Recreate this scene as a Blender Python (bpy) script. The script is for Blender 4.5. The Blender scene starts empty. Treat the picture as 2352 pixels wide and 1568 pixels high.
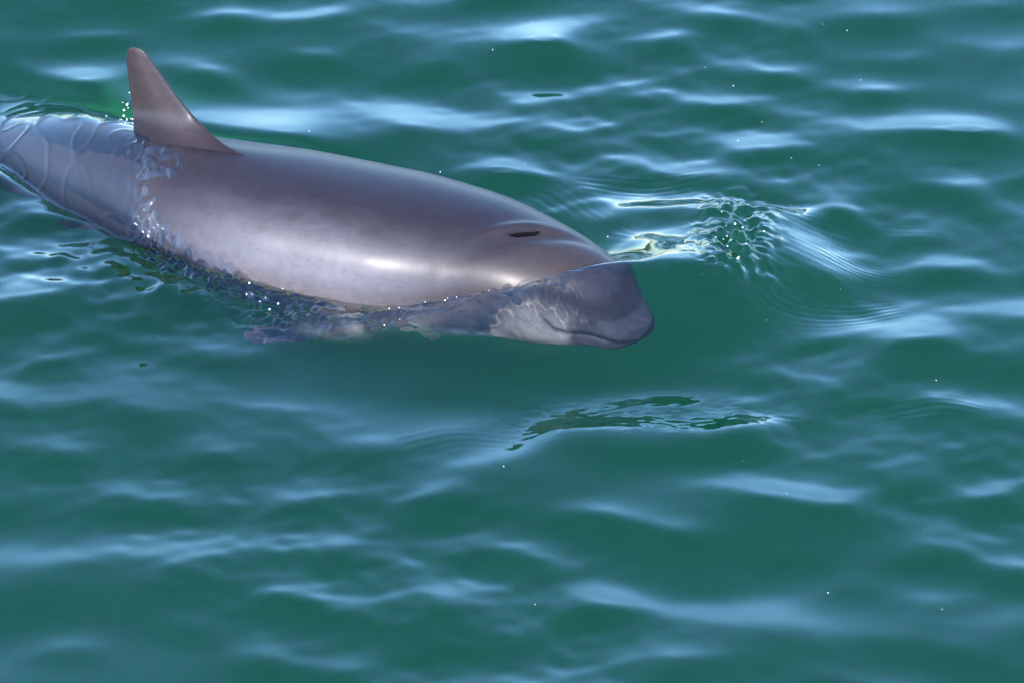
import bpy, bmesh, math
import numpy as np
from mathutils import Vector
from mathutils.bvhtree import BVHTree

scene = bpy.context.scene
COL = scene.collection
rng = np.random.default_rng(7)

# ------------------------------------------------------------------ camera
PHI = math.radians(33.0)          # the lens looks down at the water by this angle
DIST = 9.3
FOCAL = 200.0
cam_d = bpy.data.cameras.new('camera')
cam_d.lens = FOCAL; cam_d.sensor_width = 36.0
cam_d.clip_start = 0.1; cam_d.clip_end = 20000
cam = bpy.data.objects.new('camera', cam_d); COL.objects.link(cam)
CAM = np.array([0.0, -DIST*math.cos(PHI), DIST*math.sin(PHI)])
cam.location = CAM
cam.rotation_euler = (math.pi/2 - PHI, 0, 0)
scene.camera = cam

# ------------------------------------------------------------------ sky, sun, exposure
SUN_DIR = Vector((-0.47, -0.64, 0.61)).normalized()      # towards the sun
sun_el = math.asin(SUN_DIR.z)
sun_az = math.atan2(SUN_DIR.x, SUN_DIR.y)                # clockwise from +Y
world = bpy.data.worlds.new('World'); scene.world = world
world.use_nodes = True
wn = world.node_tree
sky = wn.nodes.new('ShaderNodeTexSky'); sky.sky_type = 'NISHITA'; sky.sun_disc = False
sky.sun_elevation = sun_el; sky.sun_rotation = sun_az
sky.air_density = 1.0; sky.dust_density = 0.0; sky.ozone_density = 8.0
bg = wn.nodes['Background']; bg.inputs['Strength'].default_value = 0.15
wn.links.new(sky.outputs['Color'], bg.inputs['Color'])

sl = bpy.data.lights.new('sun', 'SUN'); sl.energy = 2.1; sl.angle = math.radians(0.53)
sl.color = (1.0, 0.96, 0.91)
sun = bpy.data.objects.new('sun', sl); COL.objects.link(sun)
sun.rotation_euler = SUN_DIR.to_track_quat('Z', 'Y').to_euler()
sun.location = (-6, -5, 9)

scene.view_settings.view_transform = 'Standard'
scene.view_settings.look = 'None'
scene.view_settings.gamma = 1.0
scene.view_settings.exposure = 2.3
scene.render.engine = 'CYCLES'
cy = scene.cycles
cy.use_denoising = True
cy.max_bounces = 8; cy.transparent_max_bounces = 16
cy.volume_bounces = 4; cy.glossy_bounces = 3; cy.diffuse_bounces = 2
cy.sample_clamp_indirect = 8.0

# ------------------------------------------------------------------ helpers
def px(u, v, z=0.0):
    """the point of the place at height z that a spot of the traced picture (2352 wide) shows"""
    X = (u - 1176.0)/2352.0*36.0/FOCAL
    Y = (784.0 - v)/2352.0*36.0/FOCAL
    d = np.array([X, math.cos(PHI) + Y*math.sin(PHI), -math.sin(PHI) + Y*math.cos(PHI)])
    t = (z - CAM[2])/d[2]
    return CAM + t*d

def smooth(a, b, x):
    t = np.clip((x - a)/(b - a), 0, 1)
    return t*t*(3 - 2*t)

def mesh_obj(name, verts, faces, mat=None, parent=None, smooth_shade=True):
    me = bpy.data.meshes.new(name)
    verts = np.asarray(verts, dtype=np.float32)
    me.vertices.add(len(verts)); me.vertices.foreach_set('co', verts.ravel())
    if isinstance(faces, np.ndarray):
        n, k = faces.shape
        me.loops.add(n*k); me.loops.foreach_set('vertex_index', faces.astype(np.int32).ravel())
        me.polygons.add(n); me.polygons.foreach_set('loop_start', np.arange(0, n*k, k, dtype=np.int32))
        me.polygons.foreach_set('loop_total', np.full(n, k, dtype=np.int32))
    else:
        sizes = [len(f) for f in faces]
        me.loops.add(sum(sizes)); me.loops.foreach_set('vertex_index', [i for f in faces for i in f])
        me.polygons.add(len(faces))
        me.polygons.foreach_set('loop_start', np.concatenate([[0], np.cumsum(sizes)[:-1]]).astype(np.int32))
        me.polygons.foreach_set('loop_total', np.array(sizes, dtype=np.int32))
    me.update(calc_edges=True); me.validate()
    if smooth_shade:
        me.polygons.foreach_set('use_smooth', np.ones(len(me.polygons), dtype=bool))
    if mat: me.materials.append(mat)
    ob = bpy.data.objects.new(name, me); COL.objects.link(ob)
    if parent: ob.parent = parent
    return ob

def outward(ob):
    bm = bmesh.new(); bm.from_mesh(ob.data); bmesh.ops.recalc_face_normals(bm, faces=bm.faces[:]); bm.to_mesh(ob.data); bm.free()
    ob.data.update()

def set_color(ob, cols, name='pigment'):
    at = ob.data.color_attributes.new(name, 'FLOAT_COLOR', 'POINT')
    c = np.ones((len(ob.data.vertices), 4), dtype=np.float32); c[:, :3] = cols
    at.data.foreach_set('color', c.ravel())

def mat_new(name):
    m = bpy.data.materials.new(name); m.use_nodes = True
    nt = m.node_tree; nt.nodes.clear()
    out = nt.nodes.new('ShaderNodeOutputMaterial')
    return m, nt, out

def node(nt, t, **kw):
    n = nt.nodes.new(t)
    for k, v in kw.items(): setattr(n, k, v)
    return n

# ------------------------------------------------------------------ materials
def make_water():
    """the skin of the sea: mirror by Fresnel, true refraction below"""
    m, nt, out = mat_new('sea_surface')
    L = nt.links.new
    fres = node(nt, 'ShaderNodeFresnel'); fres.inputs['IOR'].default_value = 1.56
    geo = node(nt, 'ShaderNodeNewGeometry')
    inv = node(nt, 'ShaderNodeMath', operation='SUBTRACT'); inv.inputs[0].default_value = 1.0
    L(geo.outputs['Backfacing'], inv.inputs[1])
    fac = node(nt, 'ShaderNodeMath', operation='MULTIPLY')
    L(fres.outputs[0], fac.inputs[0]); L(inv.outputs[0], fac.inputs[1])
    gl = node(nt, 'ShaderNodeBsdfGlossy'); gl.inputs['Roughness'].default_value = 0.04
    rf = node(nt, 'ShaderNodeBsdfRefraction'); rf.inputs['IOR'].default_value = 1.33; rf.inputs['Roughness'].default_value = 0.0
    thin = node(nt, 'ShaderNodeAttribute', attribute_name='film_sun_pass')      # straight path added for sunlight over thin film, flank crinkles and bow face
    tr = node(nt, 'ShaderNodeBsdfTransparent'); body_ = node(nt, 'ShaderNodeMixShader')
    L(thin.outputs['Fac'], body_.inputs[0]); L(rf.outputs[0], body_.inputs[1]); L(tr.outputs[0], body_.inputs[2])
    mix = node(nt, 'ShaderNodeMixShader')
    L(fac.outputs[0], mix.inputs[0]); L(body_.outputs[0], mix.inputs[1]); L(gl.outputs[0], mix.inputs[2])
    L(mix.outputs[0], out.inputs['Surface'])
    return m

def make_turbid():
    m, nt, out = mat_new('turbid_water')
    L = nt.links.new
    sc = node(nt, 'ShaderNodeVolumeScatter')
    sc.inputs['Color'].default_value = (0.11, 1.0, 0.19, 1); sc.inputs['Density'].default_value = 1.26
    ab = node(nt, 'ShaderNodeVolumeAbsorption')
    ab.inputs['Color'].default_value = (0.0, 0.62, 0.48, 1); ab.inputs['Density'].default_value = 3.2
    add = node(nt, 'ShaderNodeAddShader')
    L(sc.outputs[0], add.inputs[0]); L(ab.outputs[0], add.inputs[1])
    L(add.outputs[0], out.inputs['Volume'])
    return m

def make_skin():
    m, nt, out = mat_new('wet_skin')
    L = nt.links.new
    at = node(nt, 'ShaderNodeVertexColor', layer_name='pigment')
    tc = node(nt, 'ShaderNodeTexCoord')
    n1 = node(nt, 'ShaderNodeTexNoise'); n1.inputs['Scale'].default_value = 60; n1.inputs['Detail'].default_value = 5
    L(tc.outputs['Object'], n1.inputs['Vector'])
    r1 = node(nt, 'ShaderNodeMapRange'); r1.inputs[1].default_value = 0.3; r1.inputs[2].default_value = 0.7
    r1.inputs[3].default_value = 0.9; r1.inputs[4].default_value = 1.1
    L(n1.outputs[0], r1.inputs[0])
    mul = node(nt, 'ShaderNodeMix', data_type='RGBA', blend_type='MULTIPLY'); mul.inputs[0].default_value = 1
    L(at.outputs[0], mul.inputs[6]); L(r1.outputs[0], mul.inputs[7])
    bs = node(nt, 'ShaderNodeBsdfPrincipled')
    bs.inputs['Roughness'].default_value = 0.5
    bs.inputs['Specular IOR Level'].default_value = 0.18
    bs.inputs['Coat Weight'].default_value = 0.28; bs.inputs['Coat Roughness'].default_value = 0.30
    bs.inputs['Coat IOR'].default_value = 1.36
    # faint flecks along the flank
    mp = node(nt, 'ShaderNodeMapping'); mp.inputs['Rotation'].default_value = (0, 0, math.radians(24)); mp.inputs['Scale'].default_value = (45, 150, 150)
    L(tc.outputs['Object'], mp.inputs['Vector'])
    n3 = node(nt, 'ShaderNodeTexNoise'); n3.inputs['Scale'].default_value = 1.0; n3.inputs['Detail'].default_value = 3
    L(mp.outputs[0], n3.inputs['Vector'])
    r3 = node(nt, 'ShaderNodeMapRange'); r3.inputs[1].default_value = 0.30; r3.inputs[2].default_value = 0.46
    r3.inputs[3].default_value = 0.87; r3.inputs[4].default_value = 1.0
    L(n3.outputs[0], r3.inputs[0])
    mul2 = node(nt, 'ShaderNodeMix', data_type='RGBA', blend_type='MULTIPLY'); mul2.inputs[0].default_value = 1
    L(mul.outputs[2], mul2.inputs[6]); L(r3.outputs[0], mul2.inputs[7]); L(mul2.outputs[2], bs.inputs['Base Color'])
    # water running off: thin wavering ridges across the back
    mp2 = node(nt, 'ShaderNodeMapping'); mp2.inputs['Rotation'].default_value = (0, 0, math.radians(40)); mp2.inputs['Scale'].default_value = (46, 14, 14)
    L(tc.outputs['Object'], mp2.inputs['Vector'])
    n2 = node(nt, 'ShaderNodeTexNoise'); n2.inputs['Scale'].default_value = 1.0; n2.inputs['Detail'].default_value = 2; n2.inputs['Distortion'].default_value = 0.6
    L(mp2.outputs[0], n2.inputs['Vector'])
    bp = node(nt, 'ShaderNodeBump'); bp.inputs['Strength'].default_value = 0.10; bp.inputs['Distance'].default_value = 0.002
    L(n2.outputs[0], bp.inputs['Height']); L(bp.outputs[0], bs.inputs['Coat Normal'])
    n4 = node(nt, 'ShaderNodeTexNoise'); n4.inputs['Scale'].default_value = 240; n4.inputs['Detail'].default_value = 3
    L(tc.outputs['Object'], n4.inputs['Vector'])
    bp2 = node(nt, 'ShaderNodeBump'); bp2.inputs['Strength'].default_value = 0.15; bp2.inputs['Distance'].default_value = 0.001
    L(n4.outputs[0], bp2.inputs['Height']); L(bp2.outputs[0], bs.inputs['Normal'])
    L(bs.outputs[0], out.inputs['Surface'])
    return m

def make_plain(name, col, rough, noise=0.0, scale=10.0):
    m, nt, out = mat_new(name)
    L = nt.links.new
    bs = node(nt, 'ShaderNodeBsdfPrincipled'); bs.inputs['Roughness'].default_value = rough
    if noise:
        n = node(nt, 'ShaderNodeTexNoise'); n.inputs['Scale'].default_value = scale; n.inputs['Detail'].default_value = 6
        r = node(nt, 'ShaderNodeValToRGB')
        r.color_ramp.elements[0].position = 0.35; r.color_ramp.elements[1].position = 0.68
        r.color_ramp.elements[0].color = tuple(c*(1-noise) for c in col) + (1,)
        r.color_ramp.elements[1].color = tuple(c*(1+noise) for c in col) + (1,)
        tc = node(nt, 'ShaderNodeTexCoord'); L(tc.outputs['Object'], n.inputs['Vector'])
        L(n.outputs[0], r.inputs[0]); L(r.outputs[0], bs.inputs['Base Color'])
    else:
        bs.inputs['Base Color'].default_value = col + (1,)
    L(bs.outputs[0], out.inputs['Surface'])
    return m

def make_glass(name):
    m, nt, out = mat_new(name)
    g = node(nt, 'ShaderNodeBsdfGlass'); g.inputs['IOR'].default_value = 1.33; g.inputs['Roughness'].default_value = 0.0
    nt.links.new(g.outputs[0], out.inputs['Surface'])
    return m

WATER, TURBID, SKIN = make_water(), make_turbid(), make_skin()

# ------------------------------------------------------------------ the porpoise
LEN = 1.72
S0 = 0.752            # where the dorsal fin begins
KEYS = [   # s, half width, height above the spine, depth below it
    (0.000, 0.000, 0.000, 0.000),
    (0.004, 0.030, 0.030, 0.012),
    (0.012, 0.047, 0.052, 0.019),
    (0.025, 0.060, 0.071, 0.025),
    (0.038, 0.069, 0.085, 0.031),
    (0.055, 0.079, 0.098, 0.039),
    (0.080, 0.091, 0.111, 0.053),
    (0.110, 0.101, 0.119, 0.067),
    (0.150, 0.111, 0.124, 0.084),
    (0.200, 0.121, 0.129, 0.101),
    (0.300, 0.150, 0.140, 0.136),
    (0.420, 0.168, 0.146, 0.149),
    (0.560, 0.168, 0.147, 0.149),
    (0.700, 0.152, 0.140, 0.137),
    (0.850, 0.126, 0.128, 0.128),
    (1.000, 0.104, 0.114, 0.112),
    (1.150, 0.080, 0.098, 0.096),
    (1.300, 0.048, 0.068, 0.064),
    (1.400, 0.018, 0.030, 0.026),
    (1.450, 0.014, 0.016, 0.014),
    (1.460, 0.004, 0.004, 0.004)]
KEYS = np.array(KEYS)
KEYS[:, 0] = np.where(KEYS[:, 0] > 0.2, 0.2+(KEYS[:, 0]-0.2)*(LEN-0.2)/1.26, KEYS[:, 0])   # a long adult

def pchip(x, y, xi):
    h = np.diff(x); dl = np.diff(y)/h
    d = np.zeros_like(y)
    for i in range(1, len(x)-1):
        if dl[i-1]*dl[i] > 0:
            w1 = 2*h[i]+h[i-1]; w2 = h[i]+2*h[i-1]
            d[i] = (w1+w2)/(w1/dl[i-1]+w2/dl[i])
    d[0] = dl[0]; d[-1] = dl[-1]
    k = np.clip(np.searchsorted(x, xi)-1, 0, len(h)-1)
    t = (xi-x[k])/h[k]
    return (y[k]*(1+2*t)*(1-t)**2 + h[k]*d[k]*t*(1-t)**2 + y[k+1]*t*t*(3-2*t) + h[k]*d[k+1]*t*t*(t-1))

# spine: snout tip back to the tail, in metres of the place
SP_S = np.array([0.0, 0.15, 0.35, 0.60, 0.95, 1.25, 1.50, 1.72])
SNOUT = np.array([0.195, 0.064, -0.050])
def spine_build():
    P = [SNOUT.copy()]
    yaw = [47, 36, 21, 23, 36, 44, 42, 36]
    pit = [4, 4, 0, -2, -6, -16, -16, -12]       # degrees the spine climbs going back
    n = 400; S = np.linspace(0, LEN, n)
    yw = np.radians(np.interp(S, SP_S, yaw)); pt = np.radians(np.interp(S, SP_S, pit))
    D = np.stack([-np.cos(yw)*np.cos(pt), np.sin(yw)*np.cos(pt), np.sin(pt)], 1)
    Q = np.zeros((n, 3)); Q[0] = SNOUT
    ds = S[1]-S[0]
    Q[1:] = SNOUT + np.cumsum((D[1:]+D[:-1])*0.5*ds, 0)
    return S, Q, D
SS, SQ, SD = spine_build()
def frame(s):
    s = np.asarray(s, dtype=float)
    P = np.stack([np.interp(s, SS, SQ[:, k]) for k in range(3)], -1)
    T = np.stack([np.interp(s, SS, SD[:, k]) for k in range(3)], -1)
    T /= np.linalg.norm(T, axis=-1, keepdims=True)
    Z = np.array([0, 0, 1.0])
    R = np.cross(T, Z); R /= np.linalg.norm(R, axis=-1, keepdims=True)      # left flank when T points to the tail
    R = -R                                                                    # right flank (towards the lens)
    U = np.cross(R, T); U = np.where(U[..., 2:3] < 0, -U, U)
    return P, T, R, U

MOUTH_END = 0.125
BLOW_S, BLOW_TH = 0.222, math.pi/2-0.10
def body_local(s, th):
    """th: 0 = right flank, 90 deg = back, -90 = belly"""
    a = pchip(KEYS[:, 0], KEYS[:, 1], s); t = pchip(KEYS[:, 0], KEYS[:, 2], s); b = pchip(KEYS[:, 0], KEYS[:, 3], s)
    c, sn = np.cos(th), np.sin(th)
    r = a*np.sign(c)*np.abs(c)**0.92
    up = np.where(sn > 0, t, b)*np.sign(sn)*np.abs(sn)**0.94
    ac = np.abs(np.arctan2(sn, np.abs(c)))*np.sign(sn)     # mirrored angle
    # mouth groove
    me = np.radians(13 - 8*smooth(0.02, 0.08, s) + 9*smooth(0.085, 0.125, s))
    g = np.exp(-((ac-me)/(0.0036/np.maximum(a, 0.012)))**2)*(1-smooth(MOUTH_END-0.02, MOUTH_END, s))
    # lips swell beside the groove, crease between lip and melon
    lip = np.exp(-((ac-me)/0.42)**4)*(1-smooth(0.035, 0.075, s))*0.006
    lip = lip*0.4 - 0.003*np.exp(-((s-0.062-0.02*np.cos(ac-me))/0.010)**2)*np.exp(-((ac-me-0.15)/0.5)**2)
    # ridge along the back that carries the fin
    back = np.exp(-((th-math.pi/2)/0.22)**2)
    ridge = back*0.012*np.exp(-((s-S0-0.10)/0.13)**2)
    # blowhole: shallow crescent dip with a raised rim behind it
    wb = (th-BLOW_TH)*0.125                       # positive to the animal's left
    sb = s-BLOW_S+1.1*wb
    inb = np.exp(-(wb/0.015)**4)
    dip = -0.010*np.exp(-(sb/0.0055)**2)*inb
    rim = 0.005*np.exp(-((sb-0.020)/0.014)**2)*np.exp(-(wb/0.03)**2)
    rim2 = -0.006*np.exp(-((sb+0.020)/0.022)**2)*np.exp(-(wb/0.06)**2)
    grow = -0.0045*g + lip + ridge + dip + rim + rim2
    k = 1 + grow/np.maximum(np.hypot(r, up), 0.012)
    return r*k, up*k, ac, g

def beak(s, up):
    """how far the short lips stand out ahead of the steep forehead"""
    return 0.016*np.exp(-(np.abs(up-0.004)/0.030)**3)*smooth(0.055, 0.004, s)

NS, NT = 420, 220
sv = LEN*np.concatenate([[0.0], (np.linspace(0.025, 1, NS-1)**1.8)])
sv[1] = 0.0012
tv = np.linspace(-math.pi, math.pi, NT, endpoint=False)
Sg, Tg = np.meshgrid(sv, tv, indexing='ij')
r, up, ac, groove = body_local(Sg, Tg)
P, T, R, U = frame(Sg)
BV = (P - T*beak(Sg, up)[..., None] + R*r[..., None] + U*up[..., None]).reshape(-1, 3)
ii, jj = np.meshgrid(np.arange(NS-1), np.arange(NT), indexing='ij')
j2 = (jj+1) % NT
BF = np.stack([ii*NT+jj, ii*NT+j2, (ii+1)*NT+j2, (ii+1)*NT+jj], -1).reshape(-1, 4)

# pigment: brown black back, mottled grey flank, white belly, charcoal lips
def fft_noise(n, m, lo, hi, seed, ax=1.0, ay=1.0):
    r_ = np.random.default_rng(seed)
    f = np.fft.fft2(r_.standard_normal((n, m)))
    fx = np.fft.fftfreq(n)[:, None]*ax; fy = np.fft.fftfreq(m)[None, :]*ay
    k = np.hypot(fx, fy); k[0, 0] = 1e-9
    w = np.exp(-(np.log(k/np.sqrt(lo*hi))/np.log(hi/lo)*1.6)**2)
    o = np.fft.ifft2(f*w).real
    return o/o.std()
nz = fft_noise(NS, NT, 0.01, 0.05, 3)
nz2 = fft_noise(NS, NT, 0.05, 0.2, 4, ax=3.0)
deg = np.degrees(ac)
dark = np.array([0.018, 0.013, 0.015]); mid = np.array([0.115, 0.100, 0.108]); white = np.array([0.62, 0.60, 0.56]); lipc = np.array([0.052, 0.043, 0.043])
e = deg + 1.8*nz + 1.0*nz2
k1 = smooth(72, 6, e)[..., None]*np.maximum(0.12+0.88*smooth(0.22, 0.52, Sg), 0.8*smooth(22, -4, e)*smooth(0.10, 0.22, Sg))[..., None]*(1-0.92*smooth(0.64, 0.88, Sg))[..., None]
k2 = smooth(-14, -34, deg + 5*nz + 6*smooth(0.25, 0.1, Sg) + 14*smooth(0.55, 0.8, Sg))[..., None]
colr = dark*(1-k1)+mid*k1
kt = smooth(0.80, 1.0, Sg)[..., None]; colr = colr*(1-kt)+np.array([0.026, 0.019, 0.017])*kt
colr = colr*(1-k2)+white*k2
hd = (smooth(0.30, 0.12, Sg)*0.8)[..., None]; colr = colr*(1-hd*(1-k2))+np.array([0.040, 0.027, 0.024])*hd*(1-k2)
cheek = (smooth(0.02, 0.06, Sg)*smooth(0.24, 0.12, Sg)*smooth(40, -6, e))[..., None]
colr = colr*(1-0.85*cheek)+np.array([0.30, 0.26, 0.235])*0.85*cheek
kl = (smooth(0.078, 0.050, Sg + 0.004*nz)*smooth(0.034, 0.029, np.abs(up-0.010)+0.001*nz))[..., None]
colr = colr*(1-kl)+lipc*kl
colr = colr*(1-0.85*groove[..., None])
sb = (tv-BLOW_TH)[None, :]*0.125
hole = np.exp(-((Sg-BLOW_S+1.1*sb)/0.0050)**4)*np.exp(-(sb/0.015)**6)
colr = colr*(1-0.9*hole[..., None])

body = mesh_obj('harbour_porpoise', BV, BF, SKIN)
outward(body)
set_color(body, colr.reshape(-1, 3))
body['label'] = 'grey brown porpoise surfacing with its back and dorsal fin out of the water'
body['category'] = 'porpoise'

def skin_of(P_, hh=None):
    return np.tile(np.array([0.105, 0.085, 0.09]), (len(P_), 1))

def foil_part(name, outline_fn, nlev, nch, place, thick, cols, nose=lambda h: 0.0):
    """a lofted fin: outline_fn(k) -> (lead, trail) chord ends at span k; place(span, chord, thick) -> xyz"""
    V = []; C = []
    ch = np.linspace(0, 2*math.pi, nch, endpoint=False)
    for i in range(nlev):
        k = i/(nlev-1)
        le, tr, hgt, th = outline_fn(k)
        x = 0.5*(1-np.cos(ch))           # 0 lead .. 1 trail .. back
        side = np.sign(np.sin(ch))
        ex = 0.5 + nose(hgt)
        prof = np.clip(x, 0, 1)**ex*(1-x)**0.9*(1.9+1.6*(ex-0.5))*0.5*th*side
        for xx, pp in zip(x, prof):
            V.append(place(hgt, le+(tr-le)*xx, pp)); C.append(cols(k, xx))
    F = []
    for i in range(nlev-1):
        for j in range(nch):
            j_ = (j+1) % nch
            F.append((i*nch+j, i*nch+j_, (i+1)*nch+j_, (i+1)*nch+j))
    F.append(tuple(range(nch))[::-1]); F.append(tuple((nlev-1)*nch+j for j in range(nch)))
    ob = mesh_obj(name, np.array(V), F, SKIN, body); outward(ob)
    set_color(ob, np.array(C))
    return ob

# dorsal fin, leading edge starting at S0
FH = np.array([-0.030, -0.004, 0.003, 0.012, 0.035, 0.064, 0.094, 0.120, 0.141, 0.154, 0.162, 0.166])
FL = np.array([-0.12, -0.085, -0.035, 0.004, 0.044, 0.078, 0.105, 0.126, 0.143, 0.153, 0.161, 0.170])
FT = np.array([0.200, 0.205, 0.208, 0.206, 0.203, 0.202, 0.203, 0.203, 0.202, 0.199, 0.194, 0.186])
FTH = np.array([0.066, 0.050, 0.042, 0.035, 0.028, 0.022, 0.019, 0.016, 0.013, 0.010, 0.007, 0.003])
def fin_out(k):
    h = FH[0] + (FH[-1]-FH[0])*(1-(1-k)**1.5)
    tub = 0.0006*math.sin(h*520)*float(smooth(0.05, 0.09, h))
    return float(pchip(FH, FL, h))+tub, float(pchip(FH, FT, h)), h, float(pchip(FH, FTH, h))
fb_t = lambda s: pchip(KEYS[:, 0], KEYS[:, 2], np.asarray(s)) + 0.012*np.exp(-((s-S0-0.10)/0.13)**2)
PB, TB, RB, UB = frame(np.array(S0+0.10))
topB = PB + UB*(float(fb_t(np.array(S0+0.10)))-0.006)
def fin_place(h, c, p):
    s_ = np.array(min(max(S0+c, 0.0), LEN))
    Pq, Tq, Rq, Uq = frame(s_)
    w_ = float(smooth(0.0, 0.06, h))
    base = Pq + Uq*(float(fb_t(s_))-0.006)
    flat = topB + TB*(c-0.10)
    return base*(1-w_)+flat*w_ + UB*h + RB*p
def fin_col(k, x):
    b = np.array([0.034, 0.024, 0.024])
    w_ = float(smooth(0.02, 0.30, k)); b = b*w_ + np.array([0.028, 0.021, 0.023])*(1-w_)
    return b*(0.75+0.5*math.exp(-((x-0.35)/0.25)**2))
fin = foil_part('dorsal_fin', fin_out, 60, 48, fin_place, 1, fin_col, lambda h: 0.9*(1-float(smooth(0.0, 0.05, h))))

def blend_normals(ob, lo, hi):
    """the fin's foot takes over the slope of the back, so skin runs on without a seam"""
    tr_ = BVHTree.FromPolygons([Vector(v) for v in BV.tolist()], BF.tolist())
    me = ob.data; out_n = []
    for v in me.vertices:
        loc, nr, _, dist = tr_.find_nearest(v.co)
        if nr.dot(loc - Vector(np.array(topB) - 0.1*np.array(UB))) < 0: nr = -nr
        w_ = float(smooth(lo, hi, (v.co-loc).dot(nr)))
        out_n.append((nr*(1-w_) + v.normal*w_).normalized())
    me.normals_split_custom_set_from_vertices(out_n)
blend_normals(fin, 0.0, 0.075)

def flipper(name, base, axis, chord, length, width, col):
    axis = np.array(axis, float); axis /= np.linalg.norm(axis)
    chord = np.array(chord, float); chord -= axis*chord.dot(axis); chord /= np.linalg.norm(chord)
    nrm = np.cross(axis, chord)
    def out(k):
        kk = 1-(1-k)**1.4
        w = width*(0.62+0.5*kk)*math.sqrt(max(1-kk**3.2, 0.0004))
        mid_ = 0.25*width*kk**2
        return mid_-w/2, mid_+w/2, kk*length, 0.018*(1-0.8*kk)
    def place(h, c, p): return base + axis*h + chord*c + nrm*p
    return foil_part(name, out, 30, 32, place, 1, lambda k, x: np.array(col)*(0.85+0.3*x))
Pf, Tf, Rf, Uf = frame(np.array(0.47))
flipper('pectoral_fin', Pf + Rf*0.135 - Uf*0.085, Tf*0.72 + Rf*0.68 - Uf*0.04, Tf*0.7-Rf*0.7, 0.20, 0.072, (0.05, 0.042, 0.045))
flipper('pectoral_fin', Pf - Rf*0.06 - Uf*0.10, -Tf*0.55 + Rf*0.25 - Uf*0.75, Tf*0.9, 0.17, 0.06, (0.22, 0.21, 0.19))

# flukes: one flat crescent across the tail
Pt, Tt, Rt, Ut = frame(np.array(LEN-0.03))
def fluke_mesh():
    V = []; C = []; nspan, nch = 61, 24
    ch = np.linspace(0, 2*math.pi, nch, endpoint=False)
    for i in range(nspan):
        u_ = -1+2*i/(nspan-1); au = abs(u_)
        le = -0.05+0.125*au**1.3; tr = 0.055+0.04*au**1.1-0.03*math.exp(-(au/0.06)**2)
        w = math.sqrt(max(1-au**5, 0.0005)); m_ = (le+tr)/2+0.02*au**4; c_ = (tr-le)*w/2
        th = 0.022*(1-0.85*au)
        for a_ in ch:
            x = 0.5*(1-math.cos(a_)); pr = math.sqrt(x)*(1-x)**0.9*0.95*th*(1 if math.sin(a_) >= 0 else -1)
            V.append(Pt + Rt*(u_*0.16) + Tt*(m_-c_+2*c_*x) + Ut*pr); C.append((0.10, 0.082, 0.088))
    F = []
    for i in range(nspan-1):
        for j in range(nch):
            j_ = (j+1) % nch
            F.append((i*nch+j, i*nch+j_, (i+1)*nch+j_, (i+1)*nch+j))
    F.append(tuple(range(nch))[::-1]); F.append(tuple((nspan-1)*nch+j for j in range(nch)))
    ob = mesh_obj('tail_fluke', np.array(V), F, SKIN, body); set_color(ob, np.array(C))
fluke_mesh()

# blowhole: a dark crescent slit in its dip
HOLE = make_plain('blowhole_dark', (0.004, 0.003, 0.003), 0.8)
[n for n in HOLE.node_tree.nodes if n.type == 'BSDF_PRINCIPLED'][0].inputs['Specular IOR Level'].default_value = 0.05
V = []; F = []; nB = 25
for i in range(nB):
    wb_ = -0.016+0.032*i/(nB-1); half = 0.0042*math.sqrt(max(1-(wb_/0.0162)**2, 0))
    for q_ in (-1, 0, 1):
        s_ = BLOW_S-1.1*wb_+q_*half; th_ = BLOW_TH+wb_/0.125
        rr, uu, _, _ = body_local(np.array(s_), np.array(th_)); Pe, Te, Re, Ue = frame(np.array(s_))
        nn = Re*math.cos(th_)+Ue*math.sin(th_)
        V.append(Pe+Re*float(rr)+Ue*float(uu)+nn*(0.0034 if q_ == 0 else 0.0020))
for i in range(nB-1):
    for q_ in (0, 1): F.append((i*3+q_, i*3+q_+1, (i+1)*3+q_+1, (i+1)*3+q_))
mesh_obj('blowhole', np.array(V), F, HOLE, body)

# eyes
EYE = make_plain('eye_dark', (0.012, 0.010, 0.010), 0.08)
for sgn in (1, -1):
    s_, th_ = 0.185, math.radians(22)
    if sgn < 0: th_ = math.pi-th_
    rr, uu, _, _ = body_local(np.array(s_), np.array(th_))
    Pe, Te, Re, Ue = frame(np.array(s_))
    c0 = Pe + Re*float(rr)*0.985 + Ue*float(uu)
    V = []; F = []
    for i in range(9):
        for j in range(16):
            a_ = math.pi*i/8; b_ = 2*math.pi*j/16
            V.append(c0 + Te*0.0075*math.cos(a_) + Ue*0.006*math.sin(a_)*math.cos(b_) + Re*0.005*math.sin(a_)*math.sin(b_))
    for i in range(8):
        for j in range(16):
            F.append((i*16+j, i*16+(j+1) % 16, (i+1)*16+(j+1) % 16, (i+1)*16+j))
    mesh_obj('eye', np.array(V), F, EYE, body)

# ------------------------------------------------------------------ the water surface
def axis_lines(lo, hi, step, far, grow):
    a = list(np.arange(lo, hi+1e-9, step)); st = step; x = a[-1]; up_ = []
    while x < far:
        st *= grow; x += st; up_.append(x)
    st = step; x = a[0]; dn = []
    while x > -far:
        st *= grow; x -= st; dn.append(x)
    return np.array(dn[::-1]+a+up_)
X1 = axis_lines(-1.30, 1.30, 0.0030, 3500, 1.33)
Y1 = axis_lines(-1.15, 1.45, 0.0032, 3500, 1.33)
GX, GY = np.meshgrid(X1, Y1, indexing='ij')
spx = np.gradient(X1)[:, None]; spy = np.gradient(Y1)[None, :]
SPC = np.maximum(spx, spy)
ix0, ix1 = np.searchsorted(X1, -1.30-1e-6), np.searchsorted(X1, 1.30+1e-6)
iy0, iy1 = np.searchsorted(Y1, -1.15-1e-6), np.searchsorted(Y1, 1.45+1e-6)

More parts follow.
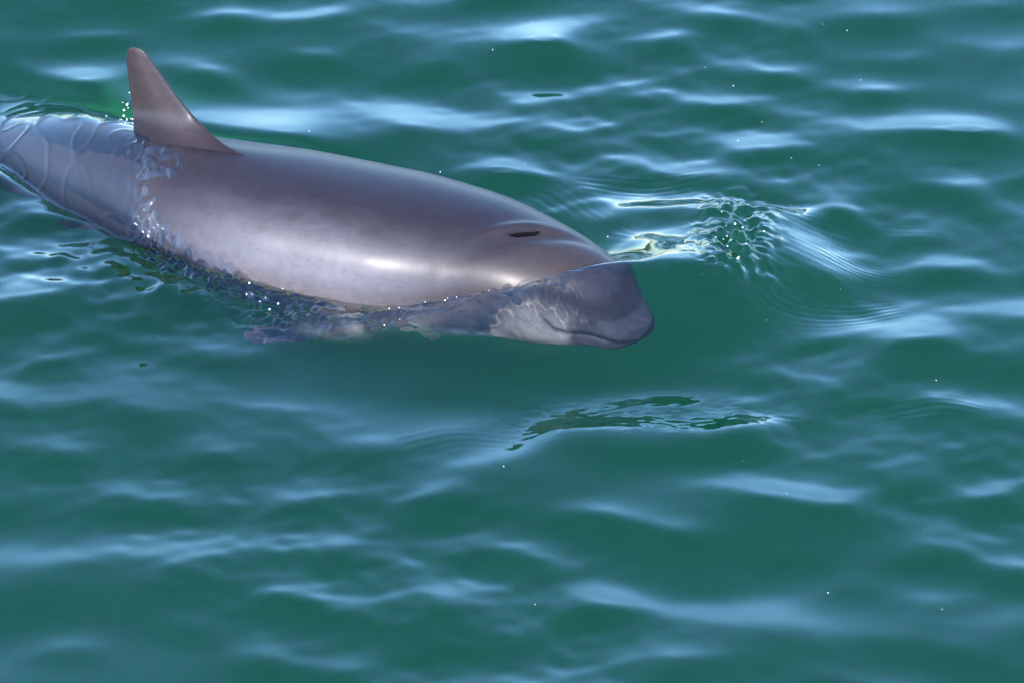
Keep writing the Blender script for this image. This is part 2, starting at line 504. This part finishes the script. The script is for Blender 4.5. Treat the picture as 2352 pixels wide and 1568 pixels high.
H = np.zeros_like(GX)
def band(lam_lo, lam_hi, n, slope, dir_deg, spread, seed):
    """random wave trains; dir = heading of travel, 90 = away from the lens"""
    r_ = np.random.default_rng(seed)
    o = np.zeros_like(GX)
    for i in range(n):
        lam = math.exp(r_.uniform(math.log(lam_lo), math.log(lam_hi)))
        d = math.radians(dir_deg + r_.normal()*spread); k = 2*math.pi/lam
        w = np.clip(1.6-SPC/(lam/5), 0, 1)
        ph = k*(math.cos(d)*GX+math.sin(d)*GY)+r_.uniform(0, 6.28)
        o += w*(slope*math.sqrt(2.0/n)/k)*np.cos(ph)
    return o
H += band(0.55, 1.3, 8, 0.022, 95, 16, 11)
H += band(0.24, 0.50, 14, 0.080, 92, 20, 12)
env = band(0.5, 1.2, 8, 1.0, 60, 60, 14); env = np.clip(0.85+0.3*env/env[ix0:ix1, iy0:iy1].std(), 0.4, 1.25)
small = band(0.10, 0.22, 40, 0.110, 90, 34, 13)
sd = small[ix0:ix1, iy0:iy1].std()
small = np.where(np.abs(small) > 0, sd*(np.exp(0.38*np.clip(small/sd, -3, 3))-1)/0.40, 0)      # peaked crests, flat troughs
H += small*env
tiny = band(0.035, 0.075, 30, 0.050, 84, 34, 15)
H += tiny*np.clip(env*1.5-0.8, 0.05, 1.2)

def poly_field(pts, reach):
    """distance to a polyline on the plane, signed: positive on the side nearer the lens; plus the run along it (0..1)"""
    pts = np.array(pts, float)
    lo = pts[:, :2].min(0)-reach; hi = pts[:, :2].max(0)+reach
    i0, i1 = np.searchsorted(X1, [lo[0], hi[0]]); j0, j1 = np.searchsorted(Y1, [lo[1], hi[1]])
    sx, sy = GX[i0:i1, j0:j1], GY[i0:i1, j0:j1]
    best = np.full(sx.shape, 1e9); sg = np.zeros(sx.shape); run = np.zeros(sx.shape); val = np.zeros(sx.shape+(pts.shape[1]-2,))
    seg = np.hypot(*(np.diff(pts[:, :2], axis=0).T)); tot = seg.sum(); acc = 0
    for k in range(len(seg)):
        a, b = pts[k, :2], pts[k+1, :2]; d = (b-a)/seg[k]
        t = np.clip((sx-a[0])*d[0]+(sy-a[1])*d[1], 0, seg[k])
        ex, ey = sx-(a[0]+d[0]*t), sy-(a[1]+d[1]*t)
        ds = np.hypot(ex, ey); q = ds < best
        best = np.where(q, ds, best)
        s_ = -(d[0]*ey-d[1]*ex)                # positive to the right of travel
        sg = np.where(q, np.where(s_ >= 0, 1.0, -1.0), sg)
        run = np.where(q, (acc+t)/tot, run)
        for c in range(pts.shape[1]-2):
            val[..., c] = np.where(q, pts[k, 2+c]+(pts[k+1, 2+c]-pts[k, 2+c])*t/seg[k], val[..., c])
        acc += seg[k]
    return (slice(i0, i1), slice(j0, j1)), best*sg, run, val

def blur(a, n, it=2):
    for _ in range(it):
        for ax in (0, 1):
            c = np.cumsum(np.insert(a, 0, 0, axis=ax), axis=ax)
            m = a.shape[ax]
            lo = np.clip(np.arange(m)-n, 0, m); hi = np.clip(np.arange(m)+n+1, 0, m)
            a = (np.take(c, hi, ax)-np.take(c, lo, ax))/(np.reshape(hi-lo, (-1, 1) if ax == 0 else (1, -1)))
    return a

def catmull(p, n=8):
    p = np.array(p, float); q = np.vstack([2*p[0]-p[1], p, 2*p[-1]-p[-2]]); o = []
    for i in range(1, len(q)-2):
        for t in np.linspace(0, 1, n, endpoint=False):
            o.append(0.5*((2*q[i])+(q[i+1]-q[i-1])*t+(2*q[i-1]-5*q[i]+4*q[i+1]-q[i+2])*t*t+(-q[i-1]+3*q[i]-3*q[i+1]+q[i+2])*t**3))
    o.append(q[-2]); return np.array(o)

# crests of the chop; each runs left to right, with height (mm) and the widths of its back and its front (mm)
CRESTS = [
    ([(0, 1128), (160, 1125), (300, 1110), (480, 1098), (620, 1108), (780, 1112)], 9, 30, 75),
    ([(1200, 1345), (1400, 1366), (1540, 1385), (1700, 1425), (1900, 1475), (2050, 1520)], 13, 34, 95),
    ([(1560, 1175), (1680, 1146), (1800, 1148), (1950, 1160), (2050, 1182), (2200, 1205), (2352, 1232)], 14, 36, 100),
    ([(1560, 905), (1800, 914), (2000, 905), (2140, 905), (2230, 925), (2290, 960), (2320, 995)], 12, 34, 90),
    ([(1780, 625), (1860, 650), (1950, 670), (2050, 700), (2130, 760), (2200, 800), (2330, 850)], 13, 36, 90),
    ([(640, 950), (760, 985), (880, 1040), (1000, 1055), (1150, 1073), (1310, 1078), (1420, 1085)], 13, 40, 80),
    ([(0, 940), (100, 936), (230, 940)], 6, 28, 60),
    ([(0, 1332), (200, 1325), (420, 1322), (620, 1342)], 9, 36, 95),
    ([(500, 1245), (600, 1215), (720, 1160), (800, 1120)], 7, 34, 80),
    ([(0, 770), (100, 775), (180, 815), (330, 828), (480, 815)], 15, 46, 80),
    ([(-60, 615), (100, 640), (220, 668), (330, 695), (470, 714), (560, 722)], 15, 44, 70),
    ([(1480, 445), (1600, 435), (1700, 415), (1800, 432), (1880, 470), (2000, 475), (2120, 495), (2200, 530), (2352, 565)], 13, 38, 80),
    ([(1830, 545), (1900, 568), (1970, 572), (2070, 535)], 9, 32, 60),
    ([(2030, 255), (2130, 270), (2250, 295), (2352, 312)], 12, 38, 80),
    ([(1690, 240), (1850, 205), (1950, 185), (2050, 168)], 9, 34, 70),
    ([(1460, 150), (1520, 152), (1600, 165)], 7, 30, 60),
    ([(1340, 230), (1420, 222), (1510, 225)], 7, 30, 60),
    ([(1560, 365), (1650, 352), (1740, 352)], 7, 30, 60),
    ([(1700, 0), (1900, 25), (2100, 22), (2352, 35)], 12, 50, 90),
    ([(2080, 75), (2200, 90), (2352, 122)], 9, 36, 70),
    ([(1720, 105), (1800, 85), (1880, 62)], 7, 32, 60),
    ([(0, 15), (180, 28), (380, 30), (620, 18)], 9, 40, 80),
    ([(1960, 610), (2100, 618), (2220, 628), (2352, 652)], 7, 32, 70),
    ([(1560, 1018), (1680, 1012), (1780, 1020), (1900, 1040)], 11, 34, 70),
    ([(1180, 950), (1330, 968), (1500, 972), (1660, 976), (1860, 985)], 44, 55, 70),
    ([(240, 868), (340, 862), (450, 868)], 3, 30, 60),
    ([(2050, 1395), (2200, 1420), (2352, 1445)], 8, 36, 90),
    ([(800, 1320), (920, 1345), (1060, 1352)], 5, 30, 80),
    ([(540, 1460), (700, 1445), (880, 1440)], 8, 50, 110),
    ([(860, 885), (1000, 872), (1150, 850), (1250, 830)], 4, 40, 80),
    ([(680, 180), (850, 160), (1040, 168)], 7, 45, 90),
    ([(560, 60), (760, 50), (960, 62)], 6, 40, 80),
    ([(1100, 110), (1250, 90), (1380, 95)], 6, 40, 80),
    ([(1000, 290), (1150, 275), (1300, 285)], 7, 40, 80),
    ([(1020, 1190), (1150, 1210), (1300, 1225)], 6, 34, 90),
    ([(1900, 830), (2050, 822), (2150, 815)], 7, 34, 60),
]
for pts, amp, wb, wf in CRESTS:
    P3 = np.array([px(u, v)[:2] for u, v in pts])
    P3[:, 1] -= wb*0.0008                     # the bright back slope lies just beyond the crest itself
    c = catmull(P3)
    sl_, d, run, _ = poly_field(c, 0.4)
    e_ = smooth(0, 0.22, run)*smooth(1, 0.78, run)
    wbm, wfm = wb/1000*1.15, wf/1000
    prof = np.where(d < 0, np.exp(-(np.abs(d)/wbm)**1.7), np.exp(-(np.abs(d)/wfm)**1.8))
    # beyond the ends the distance is to the tip: fade sideways there
    H[sl_] += 0.38*amp/1000*blur(prof*e_, 2, 2)

# wavelets too steep to stand are rounded off, except under the reflection of the head
pk = px(1500, 965)
keep = np.exp(-((GX-pk[0])/0.30)**4)*np.exp(-((GY-pk[1])/0.10)**4)
Hf = H[ix0:ix1, iy0:iy1]; kf = keep[ix0:ix1, iy0:iy1]
for _ in range(3):
    sy = np.gradient(Hf, 0.0032, axis=1)
    mk = blur(smooth(0.17, 0.25, -sy)*(1-kf), 7, 2)
    Hf = Hf*(1-mk)+blur(Hf, 9, 2)*mk
fx = smooth(0, 40, np.arange(Hf.shape[0]))*smooth(0, 40, np.arange(Hf.shape[0])[::-1])
fy = smooth(0, 40, np.arange(Hf.shape[1]))*smooth(0, 40, np.arange(Hf.shape[1])[::-1])
fw = fx[:, None]*fy[None, :]
H[ix0:ix1, iy0:iy1] = H[ix0:ix1, iy0:iy1]*(1-fw)+Hf*fw
pc = px(520, 930)                              # smoother water in the lee of the animal
H *= 1-0.5*np.exp(-((GX-pc[0])/0.34)**4)*np.exp(-((GY-pc[1])/0.24)**4)

# ---- the porpoise seen from above, for the water that rides over it
tree = BVHTree.FromPolygons([Vector(v) for v in BV.tolist()], BF.tolist())
bx0, bx1 = np.searchsorted(X1, [-1.29, 0.40]); by0, by1 = np.searchsorted(Y1, [-0.05, 1.15])
TOP = np.full(GX.shape, -1.0)
for i in range(bx0, bx1):
    for j in range(by0, by1):
        # cheap reject: far from the spine in plan
        x, y = X1[i], Y1[j]
        q = (SNOUT[0]-x)*0.87 + (y-SNOUT[1])*0.5; w_ = (x-SNOUT[0])*0.5 + (y-SNOUT[1])*0.87
        if abs(w_) > 0.24 or q < -0.05: continue
        hit = tree.ray_cast(Vector((x, y, 1.0)), Vector((0, 0, -1)))
        if hit[0] is not None: TOP[i, j] = hit[0].z

def smax(a, b, k):
    m = np.maximum(a, b); return m + k*np.log(np.exp((a-m)/k)+np.exp((b-m)/k))

# calm the chop close to the animal
cov = blur((TOP > -0.9).astype(float), 16, 2)
H *= 1-0.6*smooth(0.05, 0.6, cov)
H -= 0.034*smooth(0.05, 0.6, cov)

# ---- bow wave: a glassy ridge from the flank over the face and out past the snout
BOW = [(470, 735, -0.004), (640, 732, 0.000), (830, 722, 0.018), (1000, 694, 0.042), (1200, 642, 0.070), (1370, 600, 0.085),
       (1500, 590, 0.085), (1600, 580, 0.080), (1680, 540, 0.068), (1720, 480, 0.050), (1735, 430, 0.028)]
tr_c = catmull(np.array([px(u, v, -0.05)[:2] for u, v in ((560, 640), (680, 690), (800, 725), (920, 725), (1040, 705))]))
s_t, d_t, r_t, _ = poly_field(tr_c, 0.3)
H[s_t] -= 0.0*np.exp(-(d_t/0.07)**2)*smooth(0, .3, r_t)*smooth(1, .75, r_t)
BW = catmull(np.array([list(px(u, v, z)[:2])+[z] for u, v, z in BOW]))
sl_, d, run, val = poly_field(BW, 0.5)
z_ = val[..., 0]
wf = 0.075+0.060*smooth(0.05, 0.45, run)-0.03*smooth(0.8, 1.0, run)
wb = 0.045+0.165*smooth(0.50, 0.68, run)
e_ = smooth(0.0, 0.10, run)*smooth(1.0, 0.93, run)
prof = np.where(d < 0, np.exp(-(np.abs(d)/wb)**(1.5-0.2*smooth(0.5, 0.68, run))), np.exp(-(np.abs(d)/wf)**2.0))
CURL = np.zeros_like(H); CURL[sl_] = np.exp(-(d/0.03)**2)*smooth(0.62, 0.74, run)*smooth(1.0, 0.86, run)
sub = H[sl_]
pe, zpe = prof*e_, z_*prof*e_
soft = smooth(0.015, 0.05, -d)*smooth(0.45, 0.6, run)
pe = pe*(1-soft)+blur(pe, 7, 3)*soft; zpe = zpe*(1-soft)+blur(zpe, 7, 3)*soft
sub = sub*(1-0.75*pe) + zpe
# shallow trough in front of the ridge
sub += -0.010*np.exp(-((d-0.23)/0.08)**2)*e_*(d > 0)
H[sl_] = sub

# ---- water draped over the back behind the fin
LINE = [(440, 330), (452, 400), (480, 480), (520, 545), (580, 600), (660, 660), (800, 718)]
zl = [0.09, 0.09, 0.08, 0.065, 0.045, 0.025, 0.005]
LW = catmull(np.array([px(u, v, z)[:2] for (u, v), z in zip(LINE, zl)]))
LW = np.vstack([LW[0]+(LW[0]-LW[1])/np.linalg.norm(LW[0]-LW[1])*0.5, LW])
sl_, d, run, _ = poly_field(LW, 1.2)
d = d+0.02
film = np.where(d < 0, np.maximum(d*1.3, -0.2), np.minimum(d*0.16, 0.034)-0.030*smooth(0.12, 0.45, d))
tp = TOP[sl_]; tps = blur(np.where(tp < -0.9, -0.06, np.maximum(tp, -0.06)), 13, 3)
wet = tps + film
H[sl_] = smax(H[sl_], wet, 0.010)
DL = np.full(H.shape, -9.0); DL[sl_] = d
sl_rear = sl_
# ---- fine crinkles where thin water breaks along the skin
nx, ny = ix1-ix0, iy1-iy0
cr1 = np.zeros_like(H); cr2 = np.zeros_like(H)
cr1[ix0:ix1, iy0:iy1] = fft_noise(nx, ny, 0.10, 0.22, 21)*0.0017
cr2[ix0:ix1, iy0:iy1] = fft_noise(nx, ny, 0.035, 0.10, 22)*0.0045
def bump_mask(pts, rad):
    c = catmull(np.array([list(px(u, v, z)[:2])+[w_] for u, v, z, w_ in pts]))
    s_, d_, r_, v_ = poly_field(c, rad*3)
    m = np.zeros_like(H); m[s_] = np.exp(-(d_/rad)**2)*v_[..., 0]
    return m
m1 = bump_mask([(335, 330, .09, .5), (345, 400, .09, .9), (365, 470, .08, 1), (410, 540, .06, 1), (480, 600, .045, 1), (570, 655, .025, .9), (690, 710, .005, .8)], 0.034)
m2 = 0.8*bump_mask([(560, 735, .0, .3), (700, 745, .005, 1), (850, 745, .01, 1), (1000, 725, .02, 1), (1120, 690, .03, .9), (1240, 670, .04, .3)], 0.030)
m3 = bump_mask([(1700, 455, .03, .6), (1690, 520, .05, 1), (1690, 590, .05, 1), (1700, 640, .02, .7)], 0.050)
cr3 = np.zeros_like(H)
cr3[ix0:ix1, iy0:iy1] = np.exp(-(fft_noise(nx, ny, 0.016, 0.040, 23)/0.30)**2)*0.0016
rear = np.zeros_like(H); rear[sl_rear] = smooth(0.02, 0.10, DL[sl_rear])*smooth(0.1, 0.5, cov[sl_rear])
H += cr3*rear
bare = blur(((TOP > H) & (TOP > -0.9)).astype(float), 5, 3)
wside = (GX-SNOUT[0])*0.5 + (GY-SNOUT[1])*0.86                 # across the animal; negative towards the lens
edge = smooth(0.01, 0.12, bare)*smooth(0.9, 0.5, bare)*smooth(0.02, -0.03, wside)*smooth(-0.75, -0.6, GX)*smooth(0.16, 0.04, GX)
H += edge*(cr1*0.6 + cr2*0.35)
m5 = bump_mask([(1180, 670, .05, .5), (1270, 680, .05, 1), (1370, 680, .05, 1), (1470, 680, .04, .8)], 0.055)
H[ix0:ix1, iy0:iy1] += (np.exp(-(fft_noise(nx, ny, 0.05, 0.09, 25, ax=0.6)/0.35)**2)*0.0007)*m5[ix0:ix1, iy0:iy1]
m6 = bump_mask([(1150, 945, 0, .3), (1330, 955, 0, 1), (1550, 960, 0, 1), (1850, 975, 0, .4)], 0.06)
H[ix0:ix1, iy0:iy1] += (fft_noise(nx, ny, 0.06, 0.14, 26, ay=0.5)*0.00022+fft_noise(nx, ny, 0.02, 0.05, 27)*0.0006)*m6[ix0:ix1, iy0:iy1]
m4 = bump_mask([(150, 600, 0, .6), (280, 630, 0, 1), (420, 690, 0, 1), (520, 720, 0, .5)], 0.09)
H[ix0:ix1, iy0:iy1] += (fft_noise(nx, ny, 0.03, 0.07, 24)*0.0018)*m4[ix0:ix1, iy0:iy1]
H += cr1*np.clip(1.7*m1+0.9*m2+0.8*m3, 0, 2.3) + cr2*np.clip(0.5*m1+0.5*m2+1.0*m3, 0, 1.2)
# faint capillary lines riding ahead of the bow and beside the fin
def capillary(pts, lam, amp, reach):
    c = catmull(np.array([px(u, v, z)[:2] for u, v, z in pts]))
    s_, d_, r_, _ = poly_field(c, reach*2.5)
    e1 = smooth(0, .2, r_)*smooth(1, .8, r_)
    H[s_] += (0.3+0.9*smooth(0.2, 1.2, env[s_]))*0.6*amp*np.sin(2*math.pi*d_/lam*(1+0.25*r_))*np.exp(-(d_/reach)**2)*e1
capillary([(1690, 690, 0), (1800, 725, 0), (1950, 718, 0), (2100, 700, 0)], 0.016, 0.0004, 0.035)
capillary([(1860, 590, 0), (1960, 620, 0), (2080, 640, 0)], 0.013, 0.0004, 0.03)
capillary([(1200, 420, 0), (1280, 470, 0), (1370, 550, 0), (1460, 600, 0)], 0.018, 0.0006, 0.04)
capillary([(1300, 420, 0), (1480, 440, 0), (1640, 425, 0)], 0.018, 0.0005, 0.03)
capillary([(2000, 960, 0), (2150, 940, 0), (2280, 960, 0)], 0.018, 0.0004, 0.03)
capillary([(900, 1040, 0), (1050, 1000, 0), (1200, 1010, 0)], 0.02, 0.0003, 0.04)

GYC = GY - 0.018*CURL                      # the lip leans forward and curls
V = np.stack([GX, GYC, H], -1).reshape(-1, 3)
n0, n1 = GX.shape
a_, b_ = np.meshgrid(np.arange(n0-1), np.arange(n1-1), indexing='ij')
idx = a_*n1+b_
F = np.stack([idx, idx+n1, idx+n1+1, idx+1], -1).reshape(-1, 4)
water = mesh_obj('water', V, F, WATER)
depth = np.where(TOP > -0.9, H-TOP, 1.0)
pass_m = blur(smooth(0.045, 0.015, depth)*(TOP > -0.9), 3, 2)
pass_m = np.clip(np.maximum(0.75*pass_m*smooth(-0.02, 0.04, DL), 0.75*np.maximum(edge, 1.3*m2)), 0, 0.8)  # crinkle belt also passes sun straight, added to light the flank below
m7 = bump_mask([(1050, 715, .03, .6), (1200, 700, .05, 1), (1340, 690, .05, 1), (1480, 690, .04, 1)], 0.10)
pass_m = np.maximum(pass_m, 0.05*np.clip(m7, 0, 1))  # deeper bow water passes some sun unbent, added to brighten the face
at = water.data.attributes.new('film_sun_pass', 'FLOAT', 'POINT'); at.data.foreach_set('value', pass_m.astype(np.float32).ravel())
water['kind'] = 'structure'
# sunlight focused through the ripples falls on the skin
sl.cycles.is_caustics_light = True
water.cycles.is_caustics_caster = True
for o in [body]+list(body.children): o.cycles.is_caustics_receiver = True
# the clear top layer passes into green, turbid water
g = 3400; zt = -0.18
deep = mesh_obj('deep_water', [(-g, -g, zt), (g, -g, zt), (g, g, zt), (-g, g, zt)], [(0, 1, 2, 3)], TURBID, smooth_shade=False)
deep['kind'] = 'structure'

# ------------------------------------------------------------------ bubbles and spray
def surf(x, y):
    i = np.clip(np.searchsorted(X1, x), 1, len(X1)-1); j = np.clip(np.searchsorted(Y1, y), 1, len(Y1)-1)
    return H[i, j]
def beads(name, spots, mat, label):
    bm_v = []; bm_f = []
    for (x, y, z, rad) in spots:
        o = len(bm_v)
        for a in range(5):
            for b in range(7):
                p, q = math.pi*a/4, 2*math.pi*b/7
                bm_v.append((x+rad*math.sin(p)*math.cos(q), y+rad*math.sin(p)*math.sin(q), z+rad*math.cos(p)))
        for a in range(4):
            for b in range(7):
                bm_f.append((o+a*7+b, o+(a+1)*7+b, o+(a+1)*7+(b+1) % 7, o+a*7+(b+1) % 7))
    ob = mesh_obj(name, np.array(bm_v), bm_f, mat)
    ob['kind'] = 'stuff'; ob['label'] = label; ob['category'] = 'bubbles'
    return ob
FOAM_GLINT = make_plain('foam_glint_white', (0.8, 0.8, 0.8), 0.15)  # white of the bubbles; on clear spray droplets it paints their glints
r_ = np.random.default_rng(31)
sp = []
for k in range(80):
    u, v = r_.uniform(850, 2000), r_.uniform(20, 720)
    if r_.random() < 0.35: u, v = r_.uniform(0, 2352), r_.uniform(300, 1450)
    p = px(u, v)
    if TOP[np.searchsorted(X1, p[0]), np.searchsorted(Y1, p[1])] > -0.9: continue
    sp.append((p[0], p[1], surf(p[0], p[1])+0.0004, 0.0003+0.0008*r_.random()**2))
beads('surface_bubbles', sp, FOAM_GLINT, 'tiny white air bubbles scattered on the green water')
sp = []
for k in range(26):
    u, v = 318-abs(r_.normal())*28, 285-abs(r_.normal())*34
    p = px(u, v, 0.03); sp.append((p[0], p[1], max(surf(p[0], p[1]), 0.02)+0.004*r_.random(), 0.0008+0.0017*r_.random()**2))
for k in range(9):
    t = r_.random(); u, v = 440+200*t+r_.normal()*14, 400+250*t+r_.normal()*14
    p = px(u, v, 0.06); sp.append((p[0], p[1], surf(p[0], p[1])+0.0006, 0.0008+0.0012*r_.random()))
for k in range(14):
    u, v = 1690+r_.normal()*26, 560+r_.normal()*38
    p = px(u, v, 0.04); sp.append((p[0], p[1], surf(p[0], p[1])+0.001, 0.0008+0.0016*r_.random()**2))
for k in range(14):
    u, v = r_.uniform(880, 1280), 0; v = 740-(u-880)*0.2+r_.normal()*14
    p = px(u, v, 0.02); sp.append((p[0], p[1], surf(p[0], p[1])+0.0006, 0.0007+0.0012*r_.random()**2))
beads('spray_droplets', sp, FOAM_GLINT, 'droplets painted white for their glints where the water breaks along the skin and bow wave')

# sea bed far below
SEABED = make_plain('seabed_mud', (0.035, 0.05, 0.035), 0.9, 0.4, 0.6)
g = 3600
bed = mesh_obj('sea_bed', [(-g, -g, -9), (g, -g, -9), (g, g, -9), (-g, g, -9)], [(0, 1, 2, 3)], SEABED, smooth_shade=False)
bed['kind'] = 'structure'

# wooded far shore, mirrored in the steepest slopes of the chop
SHORE = make_plain('shore_woods', (0.035, 0.045, 0.022), 0.9, 0.6, 0.03)
nA = 500; V = []; F = []
r_ = np.random.default_rng(5)
ang = np.linspace(math.radians(35), math.radians(145), nA)
hgt = 6.5+3*np.interp(ang, np.linspace(ang[0], ang[-1], 24), r_.standard_normal(24)) + 1.2*r_.standard_normal(nA)
for i in range(nA):
    for k, (rad, zz) in enumerate(((520, -1), (540, 1), (555, max(hgt[i]*0.7, 1.5)), (575, max(hgt[i], 2.5)), (760, -3))):
        V.append((rad*math.cos(ang[i]), rad*math.sin(ang[i]), zz))
for i in range(nA-1):
    for k in range(4):
        F.append((i*5+k, (i+1)*5+k, (i+1)*5+k+1, i*5+k+1))
sh = mesh_obj('hills', V, F, SHORE, smooth_shade=False); sh['kind'] = 'structure'
